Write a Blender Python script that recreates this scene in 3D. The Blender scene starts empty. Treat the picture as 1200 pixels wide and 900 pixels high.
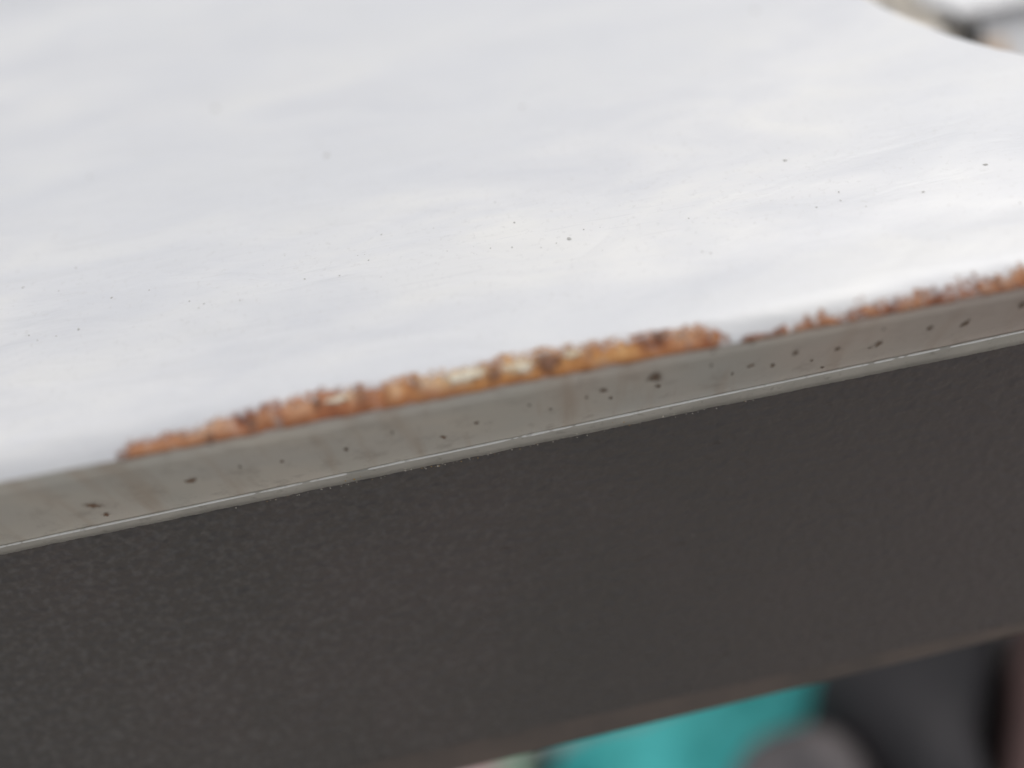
import bpy, bmesh, math, random
from mathutils import Vector, Matrix, noise

random.seed(7)
SC = bpy.context.scene
COL = SC.collection
R = math.radians

# ------------------------------------------------------------------ camera
# The front edge of the table runs along X at y = 0; the hem's upper corner is z = 0.
D = 0.200                      # focus distance
TAN = 0.45                     # half width / distance
PITCH, ROLL = R(45.0), R(11.9)
X = Vector((1, 0, 0))
F = Vector((0, math.cos(PITCH), -math.sin(PITCH)))
U0 = Vector((0, math.sin(PITCH), math.cos(PITCH)))
RT = math.cos(ROLL) * X - math.sin(ROLL) * U0
UP = math.sin(ROLL) * X + math.cos(ROLL) * U0

def ray(px, py):
    return F + RT * ((px - 600) / 600 * TAN) + UP * ((450 - py) / 600 * TAN)

CAM = -ray(600, 512.5) * D     # the hem corner at the middle of the frame is in focus

cam_data = bpy.data.cameras.new("camera")
cam = bpy.data.objects.new("camera", cam_data)
COL.objects.link(cam)
m = Matrix((RT, UP, -F)).transposed().to_4x4()
m.translation = CAM
cam.matrix_world = m
cam_data.sensor_width = 36
cam_data.lens = 18 / TAN
cam_data.clip_start = 0.005
cam_data.clip_end = 200
cam_data.dof.use_dof = True
cam_data.dof.focus_distance = D
cam_data.dof.aperture_fstop = 2.8
SC.camera = cam

# ------------------------------------------------------------------ light
SUN_EL, SUN_AZ = R(54), R(48)          # azimuth from +Y towards +X
w = bpy.data.worlds.new("World")
SC.world = w
w.use_nodes = True
nt = w.node_tree
bg = nt.nodes["Background"]
sky = nt.nodes.new("ShaderNodeTexSky")
sky.sky_type = 'NISHITA'
sky.sun_disc = False
sky.sun_elevation = SUN_EL
sky.sun_rotation = SUN_AZ
sky.air_density = 1.0
sky.dust_density = 4.0
hs = nt.nodes.new("ShaderNodeHueSaturation")
hs.inputs['Saturation'].default_value = 0.22
nt.links.new(sky.outputs[0], hs.inputs['Color'])
nt.links.new(hs.outputs[0], bg.inputs[0])
bg.inputs[1].default_value = 0.15

sl = bpy.data.lights.new("sun", 'SUN')
sl.energy = 0.55
sl.angle = R(38)
sl.color = (1.0, 0.965, 0.92)
sun = bpy.data.objects.new("sun", sl)
COL.objects.link(sun)
sd = Vector((math.sin(SUN_AZ) * math.cos(SUN_EL), math.cos(SUN_AZ) * math.cos(SUN_EL), math.sin(SUN_EL)))
sun.rotation_euler = sd.to_track_quat('Z', 'Y').to_euler()
sun.location = sd * 3

SC.view_settings.view_transform = 'Standard'
SC.view_settings.look = 'None'
SC.view_settings.gamma = 1
SC.view_settings.use_curve_mapping = False
SC.view_settings.exposure = 0.0

# ------------------------------------------------------------------ helpers
def on_plane(px, py, p0, n):
    d = ray(px, py)
    return CAM + d * ((p0 - CAM).dot(n) / d.dot(n))

def on_z(px, py, z):
    return on_plane(px, py, Vector((0, 0, z)), Vector((0, 0, 1)))

def on_front(px, py, y=0.0):
    return on_plane(px, py, Vector((0, y, 0)), Vector((0, 1, 0)))

def lerp(a, b, t):
    return a + (b - a) * t

def interp(tab, x):
    if x <= tab[0][0]:
        return tab[0][1]
    for (x0, y0), (x1, y1) in zip(tab, tab[1:]):
        if x <= x1:
            return lerp(y0, y1, (x - x0) / (x1 - x0))
    return tab[-1][1]

def smooth(a, b, x):
    t = max(0.0, min(1.0, (x - a) / (b - a)))
    return t * t * (3 - 2 * t)

def nz(x, y, z=0.0, o=3):
    return noise.fractal(Vector((x, y, z)), 1.0, 2.0, o)

def mesh_obj(name, verts, faces, mat, parent=None, smooth_shade=True):
    me = bpy.data.meshes.new(name)
    me.from_pydata([tuple(v) for v in verts], [], faces)
    me.update()
    if smooth_shade:
        me.polygons.foreach_set("use_smooth", [True] * len(me.polygons))
    if mat:
        me.materials.append(mat)
    o = bpy.data.objects.new(name, me)
    COL.objects.link(o)
    if parent:
        o.parent = parent
    return o

def bm_obj(name, bm, mat, parent=None, smooth_shade=True):
    bmesh.ops.recalc_face_normals(bm, faces=bm.faces)
    me = bpy.data.meshes.new(name)
    bm.to_mesh(me)
    bm.free()
    if smooth_shade:
        me.polygons.foreach_set("use_smooth", [True] * len(me.polygons))
    if mat:
        me.materials.append(mat)
    o = bpy.data.objects.new(name, me)
    COL.objects.link(o)
    if parent:
        o.parent = parent
    return o

def grid_faces(nu, nv):
    return [(i * nv + j, (i + 1) * nv + j, (i + 1) * nv + j + 1, i * nv + j + 1)
            for i in range(nu - 1) for j in range(nv - 1)]

def empty(name, loc=(0, 0, 0)):
    o = bpy.data.objects.new(name, None)
    COL.objects.link(o)
    o.location = loc
    o.empty_display_size = 0.01
    return o

def tag(o, label=None, cat=None, group=None, kind=None):
    for k, v in (("label", label), ("category", cat), ("group", group), ("kind", kind)):
        if v:
            o[k] = v
    return o

def box_bm(x0, x1, y0, y1, z0, z1, bevel=0.0, seg=2):
    bm = bmesh.new()
    bmesh.ops.create_cube(bm, size=1)
    for v in bm.verts:
        v.co = Vector((lerp(x0, x1, v.co.x + .5), lerp(y0, y1, v.co.y + .5), lerp(z0, z1, v.co.z + .5)))
    if bevel:
        bmesh.ops.bevel(bm, geom=bm.edges[:], offset=bevel, segments=seg, affect='EDGES', profile=0.5)
    return bm

# ------------------------------------------------------------------ materials
class Mat:
    def __init__(self, name, base=(.5, .5, .5), rough=.5, metal=0.0, coat=0.0, spec=0.5):
        self.m = bpy.data.materials.new(name)
        self.m.use_nodes = True
        self.n = self.m.node_tree.nodes
        self.l = self.m.node_tree.links
        self.p = self.n["Principled BSDF"]
        self.p.inputs['Base Color'].default_value = (*base, 1)
        self.p.inputs['Roughness'].default_value = rough
        self.p.inputs['Metallic'].default_value = metal
        self.p.inputs['Coat Weight'].default_value = coat
        self.p.inputs['Specular IOR Level'].default_value = spec
        self.tc = self.n.new("ShaderNodeTexCoord")

    def noise(self, scale, detail=4, rough=.5, stretch=(1, 1, 1), rotz=0.0, dist=0.0, loc=(0, 0, 0)):
        mp = self.n.new("ShaderNodeMapping")
        mp.inputs['Scale'].default_value = stretch
        mp.inputs['Rotation'].default_value = (0, 0, rotz)
        mp.inputs['Location'].default_value = loc
        self.l.new(self.tc.outputs['Object'], mp.inputs[0])
        t = self.n.new("ShaderNodeTexNoise")
        t.inputs['Scale'].default_value = scale
        t.inputs['Detail'].default_value = detail
        t.inputs['Roughness'].default_value = rough
        t.inputs['Distortion'].default_value = dist
        self.l.new(mp.outputs[0], t.inputs['Vector'])
        return t.outputs['Fac']

    def voronoi(self, scale, feature='F1', stretch=(1, 1, 1)):
        mp = self.n.new("ShaderNodeMapping")
        mp.inputs['Scale'].default_value = stretch
        self.l.new(self.tc.outputs['Object'], mp.inputs[0])
        t = self.n.new("ShaderNodeTexVoronoi")
        t.feature = feature
        t.inputs['Scale'].default_value = scale
        self.l.new(mp.outputs[0], t.inputs['Vector'])
        return t.outputs['Distance']

    def ramp(self, fac, stops, interp='LINEAR'):
        r = self.n.new("ShaderNodeValToRGB")
        r.color_ramp.interpolation = interp
        e = r.color_ramp.elements
        while len(e) < len(stops):
            e.new(.5)
        for el, (p, c) in zip(e, stops):
            el.position = p
            el.color = (*c, 1) if not isinstance(c, (int, float)) else (c, c, c, 1)
        self.l.new(fac, r.inputs[0])
        return r.outputs[0]

    def mix(self, fac, a, b, mode='MIX'):
        mx = self.n.new("ShaderNodeMix")
        mx.data_type = 'RGBA'
        mx.blend_type = mode
        for s, v in ((0, fac), (6, a), (7, b)):
            if isinstance(v, (int, float)):
                mx.inputs[s].default_value = v
            elif isinstance(v, tuple):
                mx.inputs[s].default_value = (*v, 1)
            else:
                self.l.new(v, mx.inputs[s])
        return mx.outputs[2]

    def math(self, op, a, b):
        mt = self.n.new("ShaderNodeMath")
        mt.operation = op
        for s, v in ((0, a), (1, b)):
            if isinstance(v, (int, float)):
                mt.inputs[s].default_value = v
            else:
                self.l.new(v, mt.inputs[s])
        return mt.outputs[0]

    def color(self, sock):
        self.l.new(sock, self.p.inputs['Base Color'])
        return self

    def rough(self, sock):
        self.l.new(sock, self.p.inputs['Roughness'])
        return self

    def bump(self, sock, strength=.3, dist=.0005):
        b = self.n.new("ShaderNodeBump")
        b.inputs['Strength'].default_value = strength
        b.inputs['Distance'].default_value = dist
        self.l.new(sock, b.inputs['Height'])
        if self.p.inputs['Normal'].is_linked:
            self.l.new(self.p.inputs['Normal'].links[0].from_socket, b.inputs['Normal'])
        self.l.new(b.outputs[0], self.p.inputs['Normal'])
        return self

# white enamel with reflection streaks painted in as uneven tone
M_enamel = Mat("white_enamel", rough=.3, coat=.15)
M_enamel.p.inputs["Coat Roughness"].default_value = .22
sheen_streaks = M_enamel.noise(26, 5, .55, (1, 2.6, 1), R(8), .6)
sheen_blots = M_enamel.noise(11, 3, .5, (1, 1.6, 1), R(20), .3, (3, 1, 0))
fine = M_enamel.noise(900, 3, .6)
c = M_enamel.ramp(sheen_streaks, [(.32, (.635, .642, .665)), (.50, (.705, .705, .71)), (.68, (.765, .757, .735))])
c = M_enamel.mix(M_enamel.ramp(sheen_blots, [(.40, 0.0), (.64, .7)]), c, (.645, .655, .675))
c = M_enamel.mix(M_enamel.ramp(fine, [(.58, 0.0), (.76, .45)]), c, (.56, .55, .54))
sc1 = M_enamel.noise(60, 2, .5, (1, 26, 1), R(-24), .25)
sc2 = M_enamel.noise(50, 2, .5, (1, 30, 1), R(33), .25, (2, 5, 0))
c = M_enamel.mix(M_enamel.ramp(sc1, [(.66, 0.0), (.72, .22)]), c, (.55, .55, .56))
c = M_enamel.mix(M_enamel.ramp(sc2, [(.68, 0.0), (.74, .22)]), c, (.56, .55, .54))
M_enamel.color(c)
M_enamel.rough(M_enamel.ramp(sheen_streaks, [(.3, .42), (.7, .30)]))
M_enamel.bump(M_enamel.noise(45, 3, .5, (1, 3.0, 1), R(9), .8), .3, .0014)
M_enamel.bump(M_enamel.noise(420, 3, .6), .10, .0002)

# bare zinc coloured steel, dulled
M_lip = Mat("dull_steel", rough=.42, metal=.12)
t1 = M_lip.noise(16, 4, .55, (1, 1, 2), 0, .4)
t2 = M_lip.noise(230, 4, .65)
t3 = M_lip.noise(40, 3, .5, (1, 1, .25))
c = M_lip.ramp(t1, [(.32, (.58, .545, .49)), (.5, (.66, .60, .51)), (.68, (.72, .63, .535))])
c = M_lip.mix(M_lip.ramp(t3, [(.42, 0.0), (.7, .5)]), c, (.52, .52, .465))
c = M_lip.mix(M_lip.ramp(t2, [(.52, 0.0), (.72, .45)]), c, (.34, .29, .24))
sep = M_lip.n.new("ShaderNodeSeparateXYZ")
M_lip.l.new(M_lip.tc.outputs['Object'], sep.inputs[0])
runs = M_lip.noise(150, 4, .6, (1, .12, .12), 0, .15)
c = M_lip.mix(M_lip.ramp(runs, [(.52, 0.0), (.72, .45)]), c, (.44, .31, .21))     # faint rust runs
wash = M_lip.math('ADD', M_lip.math('MULTIPLY', sep.outputs[0], 5.0), M_lip.math('MULTIPLY', t1, .9))
c = M_lip.mix(M_lip.ramp(wash, [(.42, 0.0), (.95, .5)]), c, (.46, .35, .31))   # thin rust wash run down from the ragged patch
M_lip.color(c)
M_lip.bump(t2, .12, .0002)

M_hem = Mat("hem_steel", rough=.34, metal=.35)
h1 = M_hem.noise(60, 4, .6, (1, 1, 2))
h2 = M_hem.noise(700, 3, .6)
c = M_hem.ramp(h1, [(.3, (.39, .365, .32)), (.55, (.48, .45, .395)), (.72, (.54, .505, .445))])
c = M_hem.mix(M_hem.ramp(h2, [(.58, 0.0), (.74, .4)]), c, (.2, .17, .14))
M_hem.color(c)
M_hem.bump(h2, .15, .0001)

# rust
M_rust = Mat("rust_crust", rough=.85, spec=.25)
r1 = M_rust.noise(150, 5, .6, (1.3, .8, .8), 0, .4)
r2 = M_rust.noise(520, 4, .65, (1, .35, .35))
r3 = M_rust.noise(95, 3, .55, (1, 1.5, 1.5), 0, .3, (5, 2, 1))
rs = M_rust.n.new("ShaderNodeSeparateXYZ")
M_rust.l.new(M_rust.tc.outputs['Object'], rs.inputs[0])
c = M_rust.ramp(r1, [(.32, (.17, .06, .035)), (.43, (.37, .14, .065)), (.53, (.50, .235, .118)), (.63, (.60, .36, .22)), (.76, (.68, .515, .40))])
ochre = M_rust.ramp(r1, [(.32, (.27, .105, .05)), (.45, (.53, .25, .085)), (.56, (.67, .39, .16)), (.72, (.73, .57, .37))])
xf = M_rust.math('ADD', rs.outputs[0], M_rust.math('MULTIPLY', M_rust.math('SUBTRACT', r3, .5), .05))
mid = M_rust.math('SUBTRACT', 1.0, M_rust.math('MULTIPLY', M_rust.math('ABSOLUTE', M_rust.math('SUBTRACT', xf, .005), 0), 34.0))
c = M_rust.mix(M_rust.ramp(mid, [(.0, 0.0), (.6, .95)]), c, ochre)          # yellower oxide in the middle of the long patch
c = M_rust.mix(M_rust.ramp(r2, [(.38, .6), (.48, 0.0)]), c, (.16, .07, .045))
c = M_rust.mix(M_rust.ramp(r2, [(.57, 0.0), (.67, .5)]), c, (.64, .46, .36))
c = M_rust.mix(M_rust.ramp(r3, [(.54, 0.0), (.66, .4)]), c, (.57, .33, .19))
la = M_rust.n.new("ShaderNodeAttribute")
la.attribute_name = "low"
lf = M_rust.math('ADD', la.outputs['Fac'], M_rust.math('MULTIPLY', M_rust.math('SUBTRACT', r1, .5), 1.2))
c = M_rust.mix(M_rust.ramp(lf, [(.62, 0.0), (.86, .8)]), c, (.30, .10, .035))
r4 = M_rust.noise(210, 3, .5, (1, .7, .7), 0, .2, (2, 7, 3))
c = M_rust.mix(M_rust.ramp(r4, [(.60, 0.0), (.70, .6)]), c, (.36, .30, .26))
M_rust.color(c)
M_rust.bump(r2, .5, .0005)

def soft_edge(mt, lo=.12, hi=.55, scale=900):
    """Stain that thins out raggedly towards its rim ('fade' runs 1 in the middle to 0 at the rim)."""
    at_ = mt.n.new("ShaderNodeAttribute")
    at_.attribute_name = "fade"
    n_ = mt.noise(scale, 3, .6)
    n_ = mt.ramp(n_, [(.25, 0.0), (.75, 1.0)])
    v = mt.math('ADD', at_.outputs['Fac'], mt.math('MULTIPLY', mt.math('SUBTRACT', n_, .5), .9))
    mt.l.new(mt.ramp(v, [(lo, 0.0), (hi, 1.0)]), mt.p.inputs['Alpha'])

M_flake = Mat("paint_flake", rough=.5)
f1 = M_flake.noise(400, 3, .6)
M_flake.color(M_flake.ramp(f1, [(.35, (.58, .44, .27)), (.55, (.74, .66, .5)), (.7, (.78, .74, .64))]))
M_scab = Mat("rust_scab", (.12, .06, .04), .9, spec=.2)
s1 = M_scab.noise(500, 3, .6)
M_scab.color(M_scab.ramp(s1, [(.35, (.18, .09, .06)), (.65, (.30, .17, .11))]))
M_spot = Mat("grime_spot", (.20, .14, .10), .8, spec=.2)
M_spotbrown = Mat("rust_spot", (.24, .14, .085), .85, spec=.2)
M_speck = Mat("speck", (.46, .45, .43), .7, spec=.3)
for m_, a_, b_ in ((M_flake, .15, .6), (M_scab, .15, .7), (M_spot, .25, .8), (M_spotbrown, .2, .9)):
    soft_edge(m_, a_, b_, 2600)
soft_edge(M_rust, .10, .80, 800)
M_crumb = Mat("dust_crumb", (.62, .57, .49), .85, spec=.3)
M_crumb2 = Mat("ochre_crumb", (.48, .31, .13), .85, spec=.3)

# dark textured rail
M_rail = Mat("dark_textured_coating", rough=.42, spec=.5, coat=.15)
M_rail.p.inputs["Coat Roughness"].default_value = .25
g1 = M_rail.noise(640, 1.5, .45, (.7, 1, 1), 0, .1)
g2 = M_rail.noise(14, 4, .55)
g3 = M_rail.noise(2200, 2, .6)
c = M_rail.ramp(g2, [(.32, (.070, .062, .055)), (.5, (.080, .067, .058)), (.68, (.098, .076, .068))])
rx = M_rail.n.new("ShaderNodeSeparateXYZ")
M_rail.l.new(M_rail.tc.outputs['Object'], rx.inputs[0])
zone = M_rail.math('ADD', M_rail.math('MULTIPLY', rx.outputs[0], -6.0), M_rail.math('MULTIPLY', g2, 1.0))   # mask rising towards the end where grain glints are painted
g4 = M_rail.noise(820, 2, .5, (.8, 1, 1), 0, .1, (.3, .1, .2))
glint = M_rail.math('MULTIPLY', M_rail.ramp(zone, [(.35, .12), (.95, 1.0)]), M_rail.ramp(g4, [(.46, 0.0), (.70, .34)]))
c = M_rail.mix(M_rail.ramp(zone, [(-.0, .55), (.45, 0.0)]), c, (.100, .077, .070))   # browner towards the other end
c = M_rail.mix(glint, c, (.20, .185, .17))  # pale flecks stand in for glints on the grain
g5 = M_rail.noise(1500, 2, .5)
c = M_rail.mix(M_rail.ramp(g5, [(.70, 0.0), (.78, .35)]), c, (.22, .20, .185))
M_rail.color(c)
M_rail.rough(M_rail.ramp(g2, [(.3, .26), (.7, .40)]))
M_rail.bump(g1, 1.0, .0010)
M_rail.bump(g3, .12, .0001)

# ------------------------------------------------------------------ table geometry
XL, XR = -0.36, 0.36
RAD = 0.0104
A0 = R(52)                     # where the white roll begins above the lip
YE = -0.0090                   # the rolled edge overhangs the hem

# visible lip heights read at both ends of the frame, carried on linearly
pa, pb = on_front(0, 565, YE), on_front(1200, 337, YE)
def z_lip(x):
    return max(0.004, lerp(pa.z, pb.z, (x - pa.x) / (pb.x - pa.x)))
def z_top(x):
    return z_lip(x) + RAD * (1 - math.sin(A0))
YT = YE + RAD * math.cos(A0)   # where the roll runs out into the flat
def hem_h(x):
    return lerp(.0024, .0036, (x + .1) / .2)

table = empty("metal_table", (0, 0.10, -0.24))
tag(table, "metal table with white enamelled top, rusty rolled edge and dark grey textured apron", "table")
TB = table
def par(o, p=TB):
    o.parent = p
    if p is TB:
        o.matrix_parent_inverse = Matrix.Translation(-Vector(TB.location))
    return o

# far outline of the top: cut back in a hollow curve at the right
zt = z_top(0.1)
back_px = [(760, -170), (860, -88), (940, -36), (1000, -3), (1050, 20), (1100, 38), (1150, 52), (1200, 62), (1260, 70), (1340, 76)]
back_tab = [(p.x, min(p.y, .185)) for p in (on_z(a, b, zt) for a, b in back_px)]
# print("BACK", [(round(a, 3), round(b, 3)) for a, b in back_tab])
def y_back(x):
    if x < back_tab[0][0]:
        return back_tab[0][1]
    return interp(back_tab, x)

# crest line in the top left corner of the frame
q0, q1 = on_z(-20, 42, zt), on_z(260, -26, zt)
qd = (q1 - q0).normalized()
qn = Vector((-qd.y, qd.x, 0))

def top_z(x, y):
    """Height of the enamel at x, y: pressed sheet with shallow waves."""
    z = z_top(x)
    d = y - YT
    z += 0.0010 * smooth(0, .03, d) + .0006 * smooth(.02, .12, d)
    a = smooth(0, .012, d)
    z += a * 0.00022 * nz(x * 14, y * 40, 1.0)
    z += a * 0.0006 * nz(x * 6, y * 11, 4.0)
    z -= 0.00025 * math.exp(-((d - .0085 - .02 * max(0, x + .02)) / .004) ** 2) * smooth(-.03, .04, x)
    s = (Vector((x, y, 0)) - Vector((q0.x, q0.y, 0))).dot(qn)
    z += -0.0022 * smooth(-.034, -.004, s) + .016 * smooth(-.006, .07, s)
    return z

NX = 361
xs = [lerp(XL, XR, i / (NX - 1)) for i in range(NX)]
ARC = 10
def section(x):
    pts = []
    zl = z_lip(x)
    for k in range(ARC):
        t = lerp(A0, math.pi / 2, k / ARC)
        pts.append((x, YE + RAD * (math.cos(A0) - math.cos(t)), zl + RAD * (math.sin(t) - math.sin(A0))))
    yb = y_back(x)
    NY = 150
    for k in range(NY):
        t = k / (NY - 1)
        t = t ** 1.25
        y = lerp(YT, yb - .004, t)
        pts.append((x, y, top_z(x, y)))
    zb = pts[-1][2]
    for k in range(1, 7):
        t = k / 6 * math.pi / 2
        pts.append((x, yb - .004 + .004 * math.sin(t), zb - .004 * (1 - math.cos(t))))
    pts.append((x, yb, zb - .014))
    pts.append((x, yb - .0015, zb - .014))
    pts.append((x, yb - .0015, zb - .0055))
    pts.append((x, .006, zl + .001))
    return pts
rows = [section(x) for x in xs]
nv = len(rows[0])
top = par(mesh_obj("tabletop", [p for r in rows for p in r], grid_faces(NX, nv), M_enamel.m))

def lip_y(z, zl):
    t = max(0.0, min(1.0, z / zl))
    return lerp(-.00022, YE + .0001, t) + .0004 * math.sin(math.pi * t)
# lip: the folded-down steel face below the rolled edge, with real thickness
verts, prof = [], None
for x in xs:
    zl = z_lip(x)
    prof = [(YE + .0020, zl + .0006), (YE + .0006, zl + .0001), (YE + .00012, zl - .0001), (lip_y(zl * .75, zl), zl * .75), (lip_y(zl * .5, zl), zl * .5),
            (lip_y(zl * .22, zl), zl * .22), (-.00018, .0004), (-.0001, -.0008), (.0016, -.0008), (YE + .0022, zl)]
    verts += [(x, y + .00006 * nz(x * 60, z * 200, 2), z) for y, z in prof]
lip = par(mesh_obj("folded_lip", verts, grid_faces(NX, len(prof)), M_lip.m))
lip["label"] = "dull grey steel lip under the rusty edge"

# hem: the turned edge below it, a step proud of the lip
verts = []
NH = 1801
for i in range(NH):
    x = lerp(XL, XR, i / (NH - 1))
    h = hem_h(x) + .00012 * nz(x * 300, 3.3, 0) + .00010 * nz(x * 1400, 8.3, 0, 2)
    w_ = .00010 * nz(x * 25, 7.7, 0) + .00004 * nz(x * 180, 2.7, 0)
    prof = [(.0010, .00022), (.0000, .00018), (-.00030, .00010), (-.00048, -.00010), (-.00056, -.0004), (-.00046, -h * .5), (-.0003, -h + .0003),
            (.0000, -h), (.0014, -h)]
    verts += [(x, y + w_, z) for y, z in prof]
hem = par(mesh_obj("hem", verts, grid_faces(NH, len(prof)), M_hem.m))

# ridge along the top of the hem, its highlight painted in as pale steel
M_ridge = Mat("highlight_steel", rough=.25, metal=.2)
q1_ = M_ridge.noise(45, 4, .6)
q2_ = M_ridge.noise(500, 3, .6)
c = M_ridge.ramp(q1_, [(.35, (.80, .78, .73)), (.65, (.92, .91, .87))])
c = M_ridge.mix(M_ridge.ramp(q2_, [(.56, 0.0), (.7, .5)]), c, (.42, .39, .35))
M_ridge.color(c)
verts = []
for i in range(NH):
    x = lerp(XL, XR, i / (NH - 1))
    w_ = .00010 * nz(x * 25, 7.7, 0) + .00004 * nz(x * 180, 2.7, 0)
    rr = max(.00006, .00019 + .00007 * nz(x * 120, 1.1, 0) - .00025 * max(0, nz(x * 260, 5.5, 0) - .42) * 4)
    for k in range(7):
        th = lerp(R(-5), R(125), k / 6)
        verts.append((x, -.00034 - rr * math.cos(th) * 1.15 + w_, -.00008 + rr * math.sin(th) * 1.4))
ridge = par(mesh_obj("highlight_ridge", verts, grid_faces(NH, 7), M_ridge.m))

# ------------------------------------------------------------------ dark apron
TILT = R(24)
RN = Vector((0, -math.cos(TILT), math.sin(TILT)))        # outward normal of its front
RP = Vector((0, .0012, -.0020))
b0, b1 = on_plane(558, 896, RP, RN), on_plane(1200, 741, RP, RN)
k0, k1 = on_plane(560, 868, RP, RN), on_plane(1200, 729, RP, RN)
def line_z(p, q, x):
    return lerp(p.z, q.z, (x - p.x) / (q.x - p.x))
def rail_y(z):
    return RP.y + (z - RP.z) * math.tan(TILT)
verts, foot = [], []
for x in xs:
    zb = line_z(b0, b1, x)
    zk = max(line_z(k0, k1, x), zb + .0012)
    col = []
    z0 = -.0015
    for k in range(40):
        z = lerp(z0, zk, k / 39)
        y = rail_y(z) + .00025 * nz(x * 9, z * 14, 8)
        col.append((x, y, z))
    yk = col[-1][1]
    col[-2] = (x, lerp(yk, col[-2][1], .03), lerp(zk, col[-2][2], .03))      # holds the shading up to the crease
    col[1] = (x, lerp(col[0][1], col[1][1], .03), lerp(col[0][2], col[1][2], .03))
    col.append((x, yk + .0012, zk))
    col.append((x, rail_y(z0) + .002, z0))
    verts += col
    f = zk - zb
    foot += [(x, yk + .0004, zk + .0001), (x, yk - .00003, zk + .0001), (x, yk - .00006, zk + .00002), (x, yk - f * .52, zb + .0008), (x, yk - f * .54, zb + .0004),
             (x, yk - f * .52 + .0006, zb), (x, yk + .0008 - f * .4, zb + .0002)]
apron = par(mesh_obj("apron", verts, grid_faces(NX, 42), M_rail.m))
apron["label"] = "dark grey textured apron below the steel hem"
M_foot = Mat("lit_brown_edge", rough=.38)
fn = M_foot.noise(70, 4, .6)
M_foot.color(M_foot.ramp(fn, [(.3, (.088, .072, .062)), (.7, (.15, .112, .090))]))  # light caught by the outturned strip is put into its lighter brown
M_foot.bump(M_foot.noise(500, 3, .6), .3, .0003)
fo = par(mesh_obj("foot_strip", foot, grid_faces(NX, 7), M_foot.m))
fo["label"] = "slightly lighter brownish strip along the apron's lower edge"

# legs beyond the frame that carry it
for sx in (XL + .03, XR - .03):
    for sy in (.03, .12):
        bm = box_bm(sx - .014, sx + .014, sy - .014, sy + .014, -.24, z_lip(sx) - .0035, .002)
        par(bm_obj("leg", bm, M_rail.m))

# ------------------------------------------------------------------ rust along the rolled edge
rust_tab = [  # photo x, lower y, upper y
    (128, 545, 527), (140, 543, 513), (185, 536, 506), (240, 524, 494), (290, 513, 475), (350, 500, 459), (400, 490, 449), (450, 479, 442),
    (500, 469, 432), (550, 459, 425), (600, 449, 411), (650, 440, 402), (700, 430, 394), (750, 420, 387), (800, 410, 379), (845, 402, 372), (858, 400, 373),
    (866, 398, 394), (885, 395, 391.5), (903, 391, 386), (930, 385, 375), (960, 379, 367), (968, 377, 353), (980, 375, 366), (1000, 371, 355), (1050, 362, 342), (1100, 353, 330),
    (1150, 344, 320), (1200, 335, 309), (1260, 323, 298), (1330, 310, 288)]
def edge_x(px):
    y = interp([(a, b) for a, b, c_ in rust_tab], px)
    return on_front(px, y, YE).x
rt = [(edge_x(a), a, b, c_) for a, b, c_ in rust_tab]
def arc_point(x, t, off):
    """Point on the rolled edge: t is millimetre arc length from the lip line, upwards."""
    zl = z_lip(x)
    if t < 0:
        return Vector((x, lip_y(zl + t, zl) - off, zl + t - off * .25))
    a = A0 + t / RAD
    if a < math.pi / 2:
        return Vector((x, YE + RAD * (math.cos(A0) - math.cos(a)) - off * math.cos(a), zl + RAD * (math.sin(a) - math.sin(A0)) + off * math.sin(a)))
    y = YT + (t - RAD * (math.pi / 2 - A0))
    return Vector((x, y, top_z(x, y) + off))
def proj_y(p):
    d = p - CAM
    k = d.dot(F)
    return 450 - d.dot(UP) / k / TAN * 600
def arc_len(x, px, upper):
    """Arc length at which the roll is seen 'upper' pixels down the photo."""
    lo, hi = -.002, .014
    for _ in range(24):
        mid = (lo + hi) / 2
        p = arc_point(x, mid, 0)
        d = p - CAM
        k = d.dot(F)
        qx = 600 + d.dot(RT) / k / TAN * 600
        # compare along the edge: shift by slope to the same column
        yy = proj_y(p) + (qx - px) * .2
        if yy > upper:
            lo = mid
        else:
            hi = mid
    return lo
t_tab = [(x, arc_len(x, a, c_)) for x, a, b, c_ in rt]
# print("ARC", [round(t * 1000, 2) for x, t in t_tab])

def rust_patch(xa, xb, seed, jag, taper=True):
    n = int((xb - xa) / .00022)
    NV = 26
    vs, fade, low = [], [], []
    for i in range(n + 1):
        u = i / n
        x = lerp(xa, xb, u)
        tm = interp(t_tab, x)
        env = min(1, u * 26, (1 - u) * 22) if taper else 1
        j = nz(x * 330, seed, 0, 4) * .0005 + jag * max(0, nz(x * 620, seed + 9, 0, 2)) * .0026 - jag * .0004
        hi = max(.0002, (tm * 1.04 + .0002 + j) * (.25 + .75 * env))
        lo = -.0011 + .0004 * nz(x * 260, seed + 4, 0, 3)
        for k in range(NV):
            v = k / (NV - 1)
            t = lerp(lo, hi, v)
            e = min(1, v * 6, (1 - v) * 5) * min(1, u * 60, (1 - u) * 60)
            off = -.00012 + e * (.00026 + .00007 * nz(x * 520, t * 380, seed, 4) + .00006 * nz(x * 170, t * 170, seed + 2, 3))
            dx = .0003 * nz(x * 400, t * 400, seed + 6, 2)
            vs.append(arc_point(x + dx, t, off))
            fade.append((.66 + .3 * nz(x * 140, t * 140, 3.3, 3) if seed > 9 else 1.0) * min(1, (1 - v) * 1.7, u * 22, (1 - u) * 22, .35 + v * 8))
            low.append(1 - v)
    o = mesh_obj("rust_patch", vs, grid_faces(n + 1, NV), M_rust.m)
    o.data.attributes.new("fade", 'FLOAT', 'POINT').data.foreach_set("value", fade)
    o.data.attributes.new("low", 'FLOAT', 'POINT').data.foreach_set("value", low)
    return par(o, TB)

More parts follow.
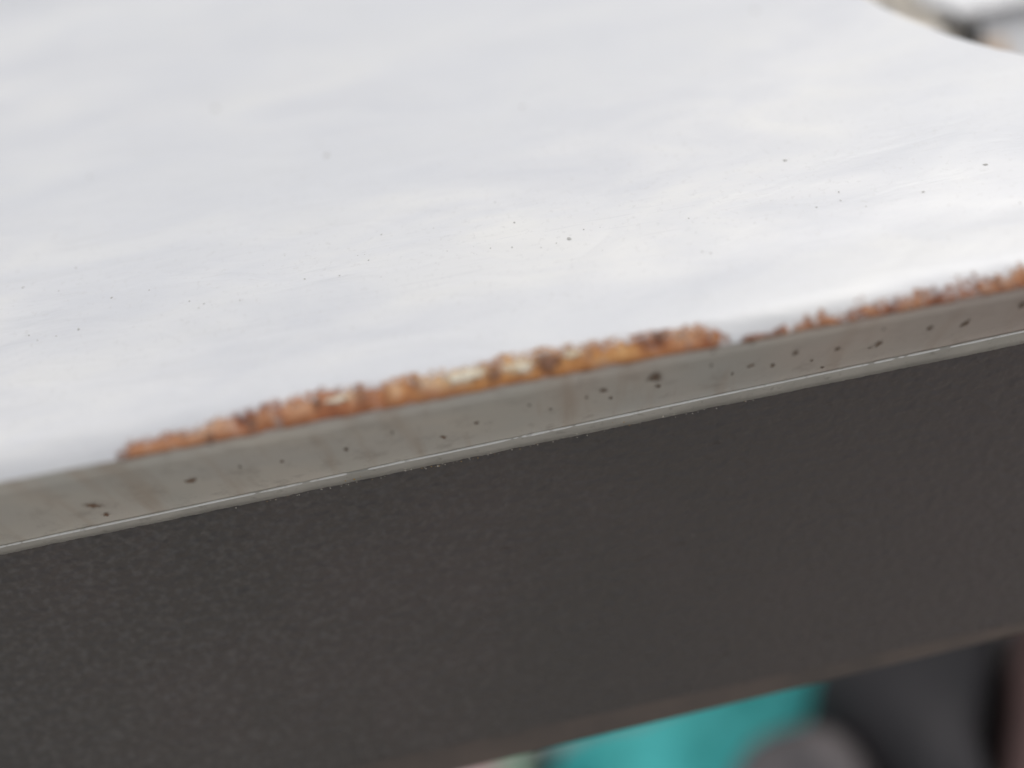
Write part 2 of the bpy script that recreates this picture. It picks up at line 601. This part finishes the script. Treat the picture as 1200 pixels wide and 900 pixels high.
def cx(px):
    return edge_x(px)
patches = [rust_patch(cx(131), cx(862), 1.3, .12), rust_patch(cx(868), cx(926), 5.1, .15), rust_patch(cx(922), cx(1330), 9.4, 1.0)]
for p_, l_ in zip(patches, ("long orange brown rust patch on the rolled edge", "thin trace of rust between the two longer patches",
                            "ragged rust patch with teeth biting into the white")):
    p_["label"] = l_

# flakes of old paint and dark scabs lying in the rust
def blob(name, place, a, b, h, mat, seed, parent, n=18):
    """Low irregular patch with a ragged outline; place(u, v, off) puts it on its surface."""
    vs, fade = [], []
    rings = ((1.0, .02), (.8, .35), (.55, .75), (.28, .95))
    for ring, (rr, hh) in enumerate(rings):
        for k in range(n):
            th = 2 * math.pi * k / n
            w_ = 1 + .6 * nz(math.cos(th) * 1.1, math.sin(th) * 1.1, seed, 3)
            vs.append(place(a * rr * w_ * math.cos(th), b * rr * w_ * math.sin(th), h * hh * (1 + .2 * nz(th, ring, seed))))
            fade.append(1 - rr)
    vs.append(place(0, 0, h))
    fade.append(1.0)
    nr = len(rings)
    fs = []
    for ring in range(nr - 1):
        for k in range(n):
            k2 = (k + 1) % n
            fs.append((ring * n + k, ring * n + k2, (ring + 1) * n + k2, (ring + 1) * n + k))
    for k in range(n):
        fs.append(((nr - 1) * n + k, (nr - 1) * n + (k + 1) % n, nr * n))
    o = mesh_obj(name, vs, fs, mat)
    at_ = o.data.attributes.new("fade", 'FLOAT', 'POINT')
    at_.data.foreach_set("value", fade)
    return par(o, parent)

def on_arc(px, py, base=.00035):
    x = edge_x(px)
    t = arc_len(x, px, py)
    return lambda u, v, off: arc_point(x + u, t + v, base + off)

def on_lip(px, py, base):
    p = on_front(px, py, -.002)
    for _ in range(4):
        p = on_front(px, py, lip_y(p.z, z_lip(p.x)))
    return lambda u, v, off: Vector((p.x + u, lip_y(p.z + v, z_lip(p.x + u)) - base - off, p.z + v))

def on_top(px, py, ang):
    p = on_z(px, py, zt)
    for _ in range(4):
        p = on_z(px, py, top_z(p.x, p.y))
    ca, sa = math.cos(R(ang)), math.sin(R(ang))
    def f(u, v, off):
        x, y = p.x + u * ca - v * sa, p.y + u * sa + v * ca
        return Vector((x, y, top_z(x, y) + .00003 + off))
    return f, (p - CAM).dot(F) / D

for i, (px, py, a, b) in enumerate([(555, 439, 3.6, 1.0), (611, 429, 3.2, 1.2), (538, 443, 1.6, .8), (676, 415, 1.8, .7), (402, 468, 1.8, .7)]):
    blob("paint_flake", on_arc(px, py), a * .0012, b * .0013, .00008, M_flake.m, i * 3.1, TB)
for i, (px, py, a, b) in enumerate([(582, 437, .9, 1.6), (648, 424, 2.2, 1.7), (376, 472, .9, 1.3), (250, 513, .8, 1.3), (300, 497, .9, 1.3),
                                    (780, 392, 1.2, 1.0)]):
    blob("rust_scab", on_arc(px, py, .00032), a * .0011, b * .0011, .00008, M_scab.m, i * 2.3 + 40, TB)

# ------------------------------------------------------------------ spots on the lip
FN = Vector((0, -1, .0))
PX = .00015
for i, (px, py, r, el) in enumerate([(767, 441, 9.5, .9), (771, 452, 4, .8), (706, 457, 5, .7), (687, 465, 3, 1), (715, 466, 2.6, .8), (932, 413, 4, 1), (981, 408, 4.5, .7),
                                     (1030, 402, 5, .9), (1019, 407, 3.4, .4), (1089, 384, 5, .7), (1131, 378, 5.5, .9), (905, 428, 3.2, 1), (951, 422, 2.2, 1), (963, 430, 3, .5),
                                     (881, 400, 3.2, 1), (1198, 356, 5.5, 1.1), (1035, 385, 2.4, 1), (281, 546, 2.6, 1),
                                     (405, 526, 3.6, 1.1), (460, 506, 3, 1), (558, 495, 4.2, .7), (620, 474, 3.2, 1), (645, 479, 2.4, 1), (835, 411, 2.8, .7), (833, 427, 1.8, 1.3),
                                     (858, 437, 2.2, 1), (680, 444, 2.2, 1)]):
    blob("grime_spot", on_lip(px, py, .00014), r * PX * (1.3 if px > 700 else .95), r * PX * el * (2.4 if px > 700 else 1.8), .00003, M_spot.m, i * 1.7 + 80, TB, 14)
for i, (px, py, r, el) in enumerate([(224, 563, 7, .45), (125, 603, 4, .8), (108, 592, 8, .5), (520, 512, 4, .6), (880, 428, 4, .6), (330, 540, 3, .7)]):
    blob("rust_spot", on_lip(px, py, .00012), r * PX * 1.4, r * PX * el * 2.8, .00003, M_spotbrown.m, i * 1.9 + 160, TB, 14)

# crumbs caught on and under the hem
crumbs = [(415, 561, 2, 1), (405, 563, 1.6, 1), (422, 558, 1.4, 1), (475, 551, 1.6, 0), (482, 550, 1.1, 0), (513, 546, 1.5, 0), (590, 524, 1.2, 0), (600, 527, 1.0, 0), (575, 531, 1.2, 0),
          (676, 508, 1.3, 0), (718, 494, 1.6, 1), (731, 494, 1.8, 1), (725, 496, 1.2, 0), (777, 488, 1.8, 0), (790, 485, 1.2, 0), (806, 477, 1.3, 0), (630, 521, 1.0, 0), (340, 576, 1.0, 0),
          (860, 462, 1.7, 0), (852, 466, 1.2, 1), (370, 571, 1.0, 0), (277, 596, 1.0, 0), (550, 537, 1.0, 0), (1000, 440, 1.0, 0), (700, 502, 1.1, 0), (660, 513, 1.0, 0), (1136, 408, .9, 0)]
for i in range(60):
    px = random.uniform(300, 900)
    crumbs.append((px, 654 - .2092 * px + random.uniform(-2.5, 1.0), random.uniform(.5, 1.0), random.random() < .25))
for i, (px, py, r, oc) in enumerate(crumbs):
    p = on_front(px, py, -.0003)
    p.z = max(p.z, -hem_h(p.x) - .00015)
    bm = bmesh.new()
    bmesh.ops.create_icosphere(bm, subdivisions=1, radius=r * PX * .85)
    for v in bm.verts:
        v.co *= 1 + .35 * noise.noise(v.co * 4000 + Vector((i, 0, 0)))
        v.co = v.co + p
    par(bm_obj("crumb", bm, (M_crumb2 if oc else M_crumb).m), TB)

# specks and pits on the enamel
specks = [(667, 280, 3.2, 1.0, 20), (603, 261, 1.6, 1.2, 0), (684, 269, 1.3, 1.2, 0), (600, 290, 1.5, 1.0, 0), (652, 285, 1.2, .8, 0), (920, 188, 3.6, .55, -5), (1155, 193, 3.6, .5, -5),
          (983, 225, 1.3, 1, 0), (985, 235, 1.4, 1, 0), (957, 243, 1.5, 1, 0), (1082, 225, 2.4, .6, 0), (92, 386, 2.0, 1.2, 20), (34, 393, 1.6, 1, 0), (66, 394, 1.6, .8, -30), (27, 337, 2.4, .7, 20),
          (44, 399, 1.3, .8, -30), (131, 349, 1.9, 1.1, 0), (89, 314, 1.6, 1, 0), (69, 341, 1.4, .6, 0), (175, 340, 1.2, 1, 0), (222, 353, 1.5, 1, 0), (239, 356, 1.8, .6, 20), (233, 361, 1.4, .5, 0),
          (281, 352, 1.2, 1, 0), (357, 327, 1.6, 1, 10), (398, 323, 1.4, 1, 0), (432, 305, 1.4, 1, 0), (447, 275, 1.4, 1, 0), (580, 237, 1.2, 1, 0), (823, 295, 1.6, .9, 0), (833, 297, 1.4, 1, 0),
          (634, 290, 1.0, 1, 0), (575, 291, 1.2, 1, 0), (807, 256, 1.2, 1, 0), (1015, 242, 1.2, 1, 0), (1195, 238, 1.6, 1.2, 0), (252, 127, 4.2, 1.1, 0), (383, 182, 3.8, 1.1, 0), (105, 207, 3.0, .9, 0),
          (885, 12, 4, 1, 0), (612, 125, 3.2, 1, 0)]
for i in range(22):
    px = random.uniform(300, 760)
    specks.append((px, 372 - .14 * px + random.gauss(0, 30), random.uniform(.4, .8), 1, random.uniform(-30, 30)))
for i, (px, py, r, el, ang) in enumerate(specks):
    place, k = on_top(px, py, ang)
    blob("speck", place, r * PX * k * .75, r * PX * k * el * .85, .00005, M_speck.m, i * 1.3 + 300, TB, 10)

# marks belong to the part they sit on
for o in list(COL.objects):
    kind_ = o.name.split(".")[0]
    owner = {"rust_patch": top, "paint_flake": top, "rust_scab": top, "speck": top, "grime_spot": lip, "rust_spot": lip,
             "crumb": hem, "highlight_ridge": hem, "foot_strip": apron}.get(kind_)
    if owner:
        o.parent = owner
        o.matrix_parent_inverse = Matrix.Identity(4)

# ------------------------------------------------------------------ ground and what stands behind and below
GZ = -0.24
M_ground = Mat("concrete_ground", rough=.85)
gn = M_ground.noise(9, 5, .6)
M_ground.color(M_ground.ramp(gn, [(.3, (.34, .33, .315)), (.7, (.45, .435, .415))]))
M_ground.bump(M_ground.noise(120, 4, .6), .4, .003)
ground = mesh_obj("ground", [(-40, -40, GZ), (40, -40, GZ), (40, 40, GZ), (-40, 40, GZ)], [(0, 1, 2, 3)], M_ground.m, None, False)
tag(ground, kind="structure")

# teal sheet on the ground
M_teal = Mat("teal_cloth", (.05, .40, .39), .6)
tn = M_teal.noise(34, 4, .6)
M_teal.color(M_teal.ramp(tn, [(.36, (.07, .60, .58)), (.62, (.13, .86, .84))]))
def ground_pt(px, py, z=GZ):
    return on_z(px, py, z)

def pillow(name, outline, z_base, height, mat, seed, edge=2.2, wr=.25, freq=18, n=72, rings=16):
    """Soft lying body: closed outline (world x, y) domed up from the ground, with folds."""
    L = len(outline)
    pts = []
    for k in range(n):                                  # closed Catmull-Rom through the outline
        f = k / n * L
        i0 = int(f); t = f - i0
        p0, p1, p2, p3 = (outline[(i0 + d) % L] for d in (-1, 0, 1, 2))
        q = []
        for c_ in (0, 1):
            q.append(.5 * (2 * p1[c_] + (p2[c_] - p0[c_]) * t + (2 * p0[c_] - 5 * p1[c_] + 4 * p2[c_] - p3[c_]) * t * t
                           + (3 * p1[c_] - p0[c_] - 3 * p2[c_] + p3[c_]) * t ** 3))
        pts.append(q)
    mx = sum(p[0] for p in pts) / n
    my = sum(p[1] for p in pts) / n
    vs = [(mx + (p[0] - mx) * .97, my + (p[1] - my) * .97, z_base) for p in pts]
    for r in range(rings):
        s_ = 1 - r / rings
        h = (1 - s_ ** edge) ** (1 / edge)
        for p in pts:
            x, y = mx + (p[0] - mx) * s_, my + (p[1] - my) * s_
            f = nz(x * freq, y * freq, seed, 4)
            vs.append((x, y, z_base + height * (.12 + .88 * h) * (1 + wr * f)))
    vs.append((mx, my, z_base + height))
    fs = []
    for r in range(rings):
        for k in range(n):
            k2 = (k + 1) % n
            fs.append((r * n + k, r * n + k2, (r + 1) * n + k2, (r + 1) * n + k))
    for k in range(n):
        fs.append((rings * n + k, rings * n + (k + 1) % n, (rings + 1) * n))
    return mesh_obj(name, vs, fs, mat)

def outline(pxs, z):
    return [tuple(on_z(a, b, z)[:2]) for a, b in pxs]

teal = pillow("teal_cloth", outline([(650, 868), (760, 830), (880, 770), (970, 770), (975, 830), (940, 900), (900, 960), (760, 975), (640, 950), (636, 905)], GZ + .012),
              GZ, .014, M_teal.m, 3.0, 3.0, .9, 22)
tag(teal, "bright teal crumpled cloth lying on the ground under the dark apron", "cloth")

M_sack = Mat("grey_canvas", rough=.9)
sn = M_sack.noise(55, 4, .6)
M_sack.color(M_sack.ramp(sn, [(.35, (.15, .14, .145)), (.65, (.28, .25, .25))]))
sack = pillow("grey_sack", outline([(838, 925), (868, 858), (935, 828), (1003, 848), (1042, 900), (1052, 960), (1000, 1010), (920, 1020), (850, 990)], GZ + .035),
              GZ, .05, M_sack.m, 8.0, 2.0, .14, 30)
tag(sack, "rounded dull grey sack lying in front of the teal cloth", "sack")

M_bag = Mat("black_canvas", rough=.8)
bn = M_bag.noise(30, 3, .5)
M_bag.color(M_bag.ramp(bn, [(.35, (.052, .050, .054)), (.65, (.075, .07, .074))]))
bag = pillow("black_bag", outline([(952, 775), (978, 828), (1015, 868), (1052, 908), (1085, 965), (1178, 965), (1160, 890), (1172, 820), (1180, 760), (1170, 705), (1040, 725)], GZ + .045),
             GZ, .058, M_bag.m, 12.0, 3.4, .10, 14)
tag(bag, "dark charcoal soft bag lying right of the teal cloth", "bag")

M_wood = Mat("dull_red_brown", rough=.7)
wn = M_wood.noise(40, 4, .6, (1, .2, 1))
M_wood.color(M_wood.ramp(wn, [(.35, (.13, .075, .07)), (.65, (.20, .125, .115))]))
ol = outline([(1196, 690), (1190, 790), (1178, 960), (1300, 960), (1300, 690)], GZ + .06)
bm = bmesh.new()
lo_ = [bm.verts.new((x, y, GZ)) for x, y in ol]
hi_ = [bm.verts.new((x, y, GZ + .06)) for x, y in ol]
bm.faces.new(hi_); bm.faces.new(lo_[::-1])
for k in range(5):
    bm.faces.new((lo_[k], lo_[(k + 1) % 5], hi_[(k + 1) % 5], hi_[k]))
bmesh.ops.bevel(bm, geom=bm.edges[:], offset=.006, segments=3, affect='EDGES', profile=.5)
plank = bm_obj("wooden_block", bm, M_wood.m)
tag(plank, "dull reddish brown block on the ground beside the dark bag", "block")

M_green = Mat("pale_green_cloth", (.35, .55, .40), .7)
M_pink = Mat("pale_pink_cloth", (.55, .40, .38), .7)
M_strap = Mat("dark_strap", (.05, .05, .06), .7)
gcl = pillow("green_cloth", outline([(588, 886), (618, 876), (626, 900), (622, 950), (588, 950)], GZ + .01), GZ, .012, M_green.m, 21, 3, .3)
tag(gcl, "small pale green cloth scrap at the teal cloth's tip", "cloth")
pcl = pillow("pink_cloth", outline([(540, 890), (580, 885), (585, 910), (582, 960), (540, 960)], GZ + .01), GZ, .012, M_pink.m, 25, 3, .3)
tag(pcl, "small pale pink cloth scrap past the pale green one", "cloth")
dst = pillow("dark_strap", outline([(622, 872), (646, 868), (640, 895), (632, 950), (622, 950)], GZ + .014), GZ, .018, M_strap.m, 28, 3, .2)
tag(dst, "dark strap lying between the teal and pale green cloths", "strap")

# behind the table, upper right: a pale grey lidded box, a beige carton and a dark pipe
def at(px, py, depth):
    return CAM + ray(px, py) * depth

M_pale = Mat("pale_grey_plastic", rough=.45)
pn = M_pale.noise(12, 4, .6)
M_pale.color(M_pale.ramp(pn, [(.35, (.80, .80, .81)), (.65, (.86, .86, .86))]))
M_stain = Mat("tan_label", (.62, .47, .34), .7)
M_dark = Mat("dark_rubber_and_shade", (.07, .07, .07), .6)
M_beige = Mat("beige_card", rough=.8)
en = M_beige.noise(40, 4, .6)
M_beige.color(M_beige.ramp(en, [(.35, (.64, .58, .49)), (.65, (.72, .66, .57))]))

c0 = at(1124, 20, .31)
BX, BY, BZ = c0.x, c0.y, c0.z
box = empty("storage_box", (BX + .06, BY + .06, GZ))
tag(box, "pale grey lidded box standing behind the hollow edge of the table", "box")
def bpar(o):
    o.parent = box
    o.matrix_parent_inverse = Matrix.Translation(-Vector(box.location))
    return o
bpar(bm_obj("lid", box_bm(BX - .007, BX + .16, BY - .003, BY + .13, BZ, BZ + .0028, .0008, 3), M_pale.m))
# body with a sloping front that faces up towards the viewer
def slope_prism(x0, x1, off, z0, z1, back):
    bm = bmesh.new()
    k = 1.6
    pr = [(BY + off - k * (BZ - z1), z1), (BY + off - k * (BZ - z0), z0)]
    if back:
        pr += [(BY + off - k * (BZ - z0), GZ), (BY + .12, GZ), (BY + .12, z1)]
    else:
        pr += [(pr[1][0] + .002, z0 - .002), (pr[0][0] + .002, z1 - .002)]
    a_ = [bm.verts.new((x0, y, z)) for y, z in pr]
    b_ = [bm.verts.new((x1, y, z)) for y, z in pr]
    bm.faces.new(a_); bm.faces.new(b_[::-1])
    for q in range(len(pr)):
        bm.faces.new((a_[q], b_[q], b_[(q + 1) % len(pr)], a_[(q + 1) % len(pr)]))
    bmesh.ops.bevel(bm, geom=bm.edges[:], offset=.0007, segments=2, affect='EDGES', profile=.5)
    return bm
bpar(bm_obj("body", slope_prism(BX + .002, BX + .15, .000, BZ - .04, BZ - .0012, True), M_pale.m))
bpar(bm_obj("lid_shade", box_bm(BX + .004, BX + .148, BY + .0005, BY + .118, BZ - .0035, BZ + .001), M_dark.m, None, False))  # dark strip put in for the shade under the lid's overhang
bpar(bm_obj("label_patch", slope_prism(BX + .0028, BX + .010, -.0008, BZ - .014, BZ - .004, False), M_stain.m))
bpar(bm_obj("corner_strip", slope_prism(BX + .0205, BX + .025, -.0018, BZ - .038, BZ - .004, False), M_dark.m))

e0 = at(1075, 12, .305)
carton = empty("beige_carton", (e0.x - .03, e0.y + .05, GZ))
tag(carton, "beige cardboard carton between the table's hollow edge and the lidded box", "carton")
for nm, b_ in (("body", box_bm(e0.x - .04, BX - .0095, e0.y - .03, e0.y + .05, GZ, e0.z - .002, .002)),
               ("flap", box_bm(e0.x - .039, BX - .0105, e0.y - .029, e0.y + .022, e0.z - .0015, e0.z - .0002, .0004)),
               ("flap", box_bm(e0.x - .039, BX - .0105, e0.y + .024, e0.y + .049, e0.z - .0015, e0.z - .0002, .0004))):
    o = bm_obj(nm, b_, M_beige.m)
    o.parent = carton
    o.matrix_parent_inverse = Matrix.Translation(-Vector(carton.location))

# bent dark pipe running up from the ground along the hollow edge
pp = [at(985, 45, .33), at(1008, 14, .32), at(1040, -1, .305), at(1075, 8, .30), at(1106, 13, .295), at(1124, 27, .295), at(1136, 60, .30), at(1144, 100, .31)]
pp = [Vector((pp[0].x - .02, pp[0].y, GZ))] + pp + [Vector((pp[-1].x + .01, pp[-1].y - .02, GZ))]
def tube(name, pts, rad, mat, sub=8, seg=12):
    path = []
    for i0 in range(len(pts) - 1):
        p0, p1, p2, p3 = pts[max(0, i0 - 1)], pts[i0], pts[i0 + 1], pts[min(len(pts) - 1, i0 + 2)]
        for q in range(sub):
            t = q / sub
            path.append(.5 * (2 * p1 + (p2 - p0) * t + (2 * p0 - 5 * p1 + 4 * p2 - p3) * t * t + (3 * p1 - p0 - 3 * p2 + p3) * t ** 3))
    path.append(pts[-1])
    vs = []
    nrm = Vector((0, 1, .3))
    for k, p in enumerate(path):
        d = (path[min(k + 1, len(path) - 1)] - path[max(k - 1, 0)]).normalized()
        nrm = (nrm - d * nrm.dot(d)).normalized()
        bi = d.cross(nrm)
        for q in range(seg + 1):
            th = 2 * math.pi * q / seg
            vs.append(p + nrm * (rad * math.cos(th)) + bi * (rad * math.sin(th)))
    return mesh_obj(name, vs, grid_faces(len(path), seg + 1), mat)
pipe = tube("dark_pipe", pp, .0011, M_dark.m)
tag(pipe, "dark bent pipe between the white table and the lidded box", "pipe")
